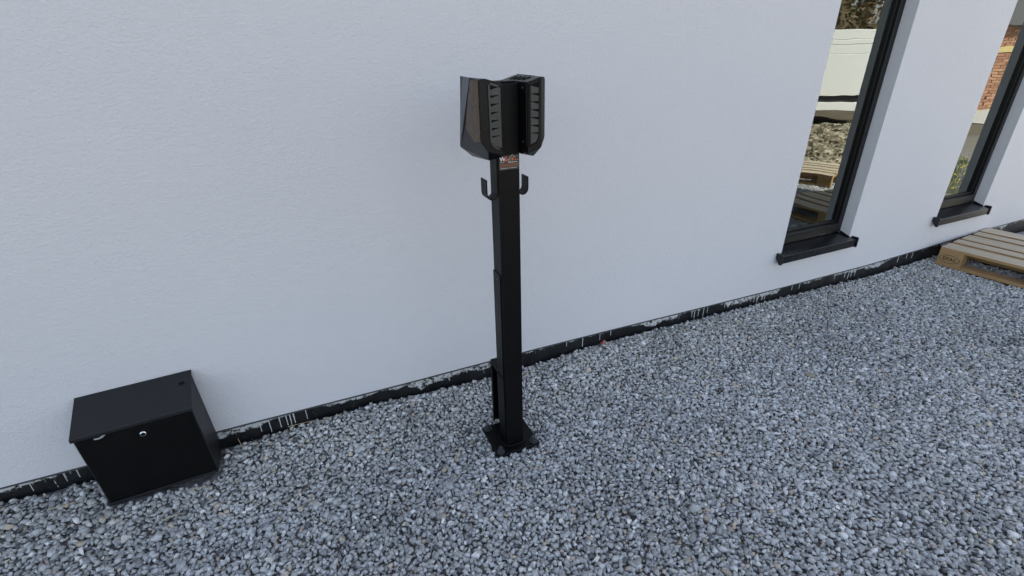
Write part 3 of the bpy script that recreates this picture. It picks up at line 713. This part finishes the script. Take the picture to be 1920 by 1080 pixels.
# brick outbuilding
M_mortar = mat('mortar', (.34, .29, .24), .9)
M_bricks = []
for k_, c_ in enumerate(((.42, .22, .13), (.48, .27, .17), (.36, .18, .11))): M_bricks.append(mat('brick_clay', c_, .85))
M_band = mat('yellow_stone_band', (.62, .50, .22), .8); M_slate = mat('roof_slate', (.06, .062, .065), .7)
bo = empty('brick_outbuilding', (17.2, -4.95, -.02), (0, 0, ANG)); tag(bo, 'small red brick outbuilding with pale band, mirrored in the far window', 'outbuilding')
obj('wall', boxbm(-2.2, 2.2, -2.4, -.012, 0, 1.98), M_mortar, bo)
bmesh_b = []
for m_ in M_bricks:
    bm = boxbm(-.105, .105, -.012, .012, -.0275, .0275, bev=.003); me = bpy.data.meshes.new('brick'); bm.to_mesh(me); bm.free(); me.materials.append(m_); bmesh_b.append(me)
for r_ in range(29):
    z_ = .04+r_*.067
    if 1.36 < z_ < 1.50: continue
    for c_ in range(9):
        o = bpy.data.objects.new('brick', random.choice(bmesh_b)); link(o, bo); o.location = (-1.0+c_*.222+(r_ % 2)*.111, -.006+random.uniform(-.003, .003), z_)
obj('stone_band', boxbm(-2.2, 2.2, -.012, .02, 1.365, 1.485, bev=.004), M_band, bo)
bm = bmesh.new(); prism(bm, [(.18, 1.985), (-1.2, 2.9), (-2.6, 1.985)], 'x', -2.35, 2.35); obj('roof', bm, M_slate, bo)
obj('concrete_apron', boxbm(-3, 3, .02, 4.2, -.02, .035, bev=.01), mat('apron_concrete', (.42, .41, .38), .9), bo)
# grass with yellow flowers near the house corner
M_grass = mat('grass', (.13, .17, .035), .7); M_flower = mat('flower', (.75, .55, .03), .6)
bm = bmesh.new(); fi = []
for k_ in range(2600):
    x_, y_ = random.uniform(6.7, 8.9), random.uniform(-2.0, -.55); h_ = random.uniform(.03, .13); a = random.uniform(0, 6.283); w_ = .004
    l_ = random.uniform(.01, .06); b0 = Vector((x_, y_, -.02)); tp = b0+Vector((math.cos(a)*l_, math.sin(a)*l_, h_)); s_ = Vector((-math.sin(a), math.cos(a), 0))*w_
    bm.faces.new([bm.verts.new(b0-s_), bm.verts.new(b0+s_), bm.verts.new(tp)])
    if k_ % 16 == 0:
        f_ = bm.faces.new([bm.verts.new(tp+Vector((math.cos(t_)*.018, math.sin(t_)*.018, .004*math.sin(3*t_)))) for t_ in np.linspace(0, 6.283, 8)[:-1]]); f_.material_index = 1
gs = obj('grass', bm, M_grass); gs.data.materials.append(M_flower); gs['kind'] = 'stuff'
tag(gs, 'rough grass with yellow flowers past the house corner, mirrored in the far window', 'grass')
# trees behind the trailer
M_bark = mat('bark', (.13, .09, .055), .9); M_leaf = mat('foliage', (.10, .11, .04), .7); M_leaf2 = mat('foliage_brown', (.15, .11, .05), .7)
def tree(x, y, h, label, ml):
    t_ = empty('tree', (x, y, -.05)); tag(t_, label, 'tree', 'trees behind the trailer')
    bm = bmesh.new(); tube(bm, [(0, 0, 0), (.06, .03, h*.3), (-.05, .08, h*.65), (.03, 0, h*.95)], [.16, .13, .08, .02], 9); tips = []
    for k_ in range(16):
        a = random.uniform(0, 6.283); z_ = h*random.uniform(.12, .85); l_ = h*random.uniform(.18, .33)*(1.1-z_/h*.6)
        e_ = Vector((math.cos(a)*l_, math.sin(a)*l_, z_+l_*.5)); tube(bm, [(0, .03, z_), tuple(Vector((0, .03, z_)).lerp(e_, .5)+Vector((0, 0, .05*l_))), tuple(e_)], [.05, .03, .008], 5); tips += [e_, Vector((0, 0, z_)).lerp(e_, .6)]
    obj('trunk', bm, M_bark, t_)
    bm = bmesh.new()
    for k_ in range(2600):
        c_ = random.choice(tips)+Vector([random.gauss(0, .11*h*.55) for _ in range(3)]); s_ = random.uniform(.05, .11)
        u_ = Vector([random.gauss(0, 1) for _ in range(3)]).normalized(); w_ = u_.orthogonal().normalized()
        bm.faces.new([bm.verts.new(c_+u_*s_), bm.verts.new(c_+w_*s_*.5), bm.verts.new(c_-u_*s_), bm.verts.new(c_-w_*s_*.5)])
    obj('crown', bm, ml, t_)
for k_, (x_, y_, h_) in enumerate(((12.6, -8.4, 5.2), (14.9, -8.7, 6.0), (16.8, -8.0, 5.4), (14.0, -11.0, 7.0), (18.6, -10.2, 7.0), (10.8, -9.5, 5.6))):
    lab = ('brownish tree nearest behind the white trailer', 'green tree beside the nearest brownish one behind the trailer', 'brownish tree furthest right, towards the brick outbuilding',
           'tall green tree standing in the second row behind the trailer', 'tall brownish tree at the back towards the brick outbuilding', 'green tree furthest left behind the white trailer')[k_]
    tree(x_, y_, h_, lab+', mirrored in glass', M_leaf if k_ % 2 else M_leaf2)
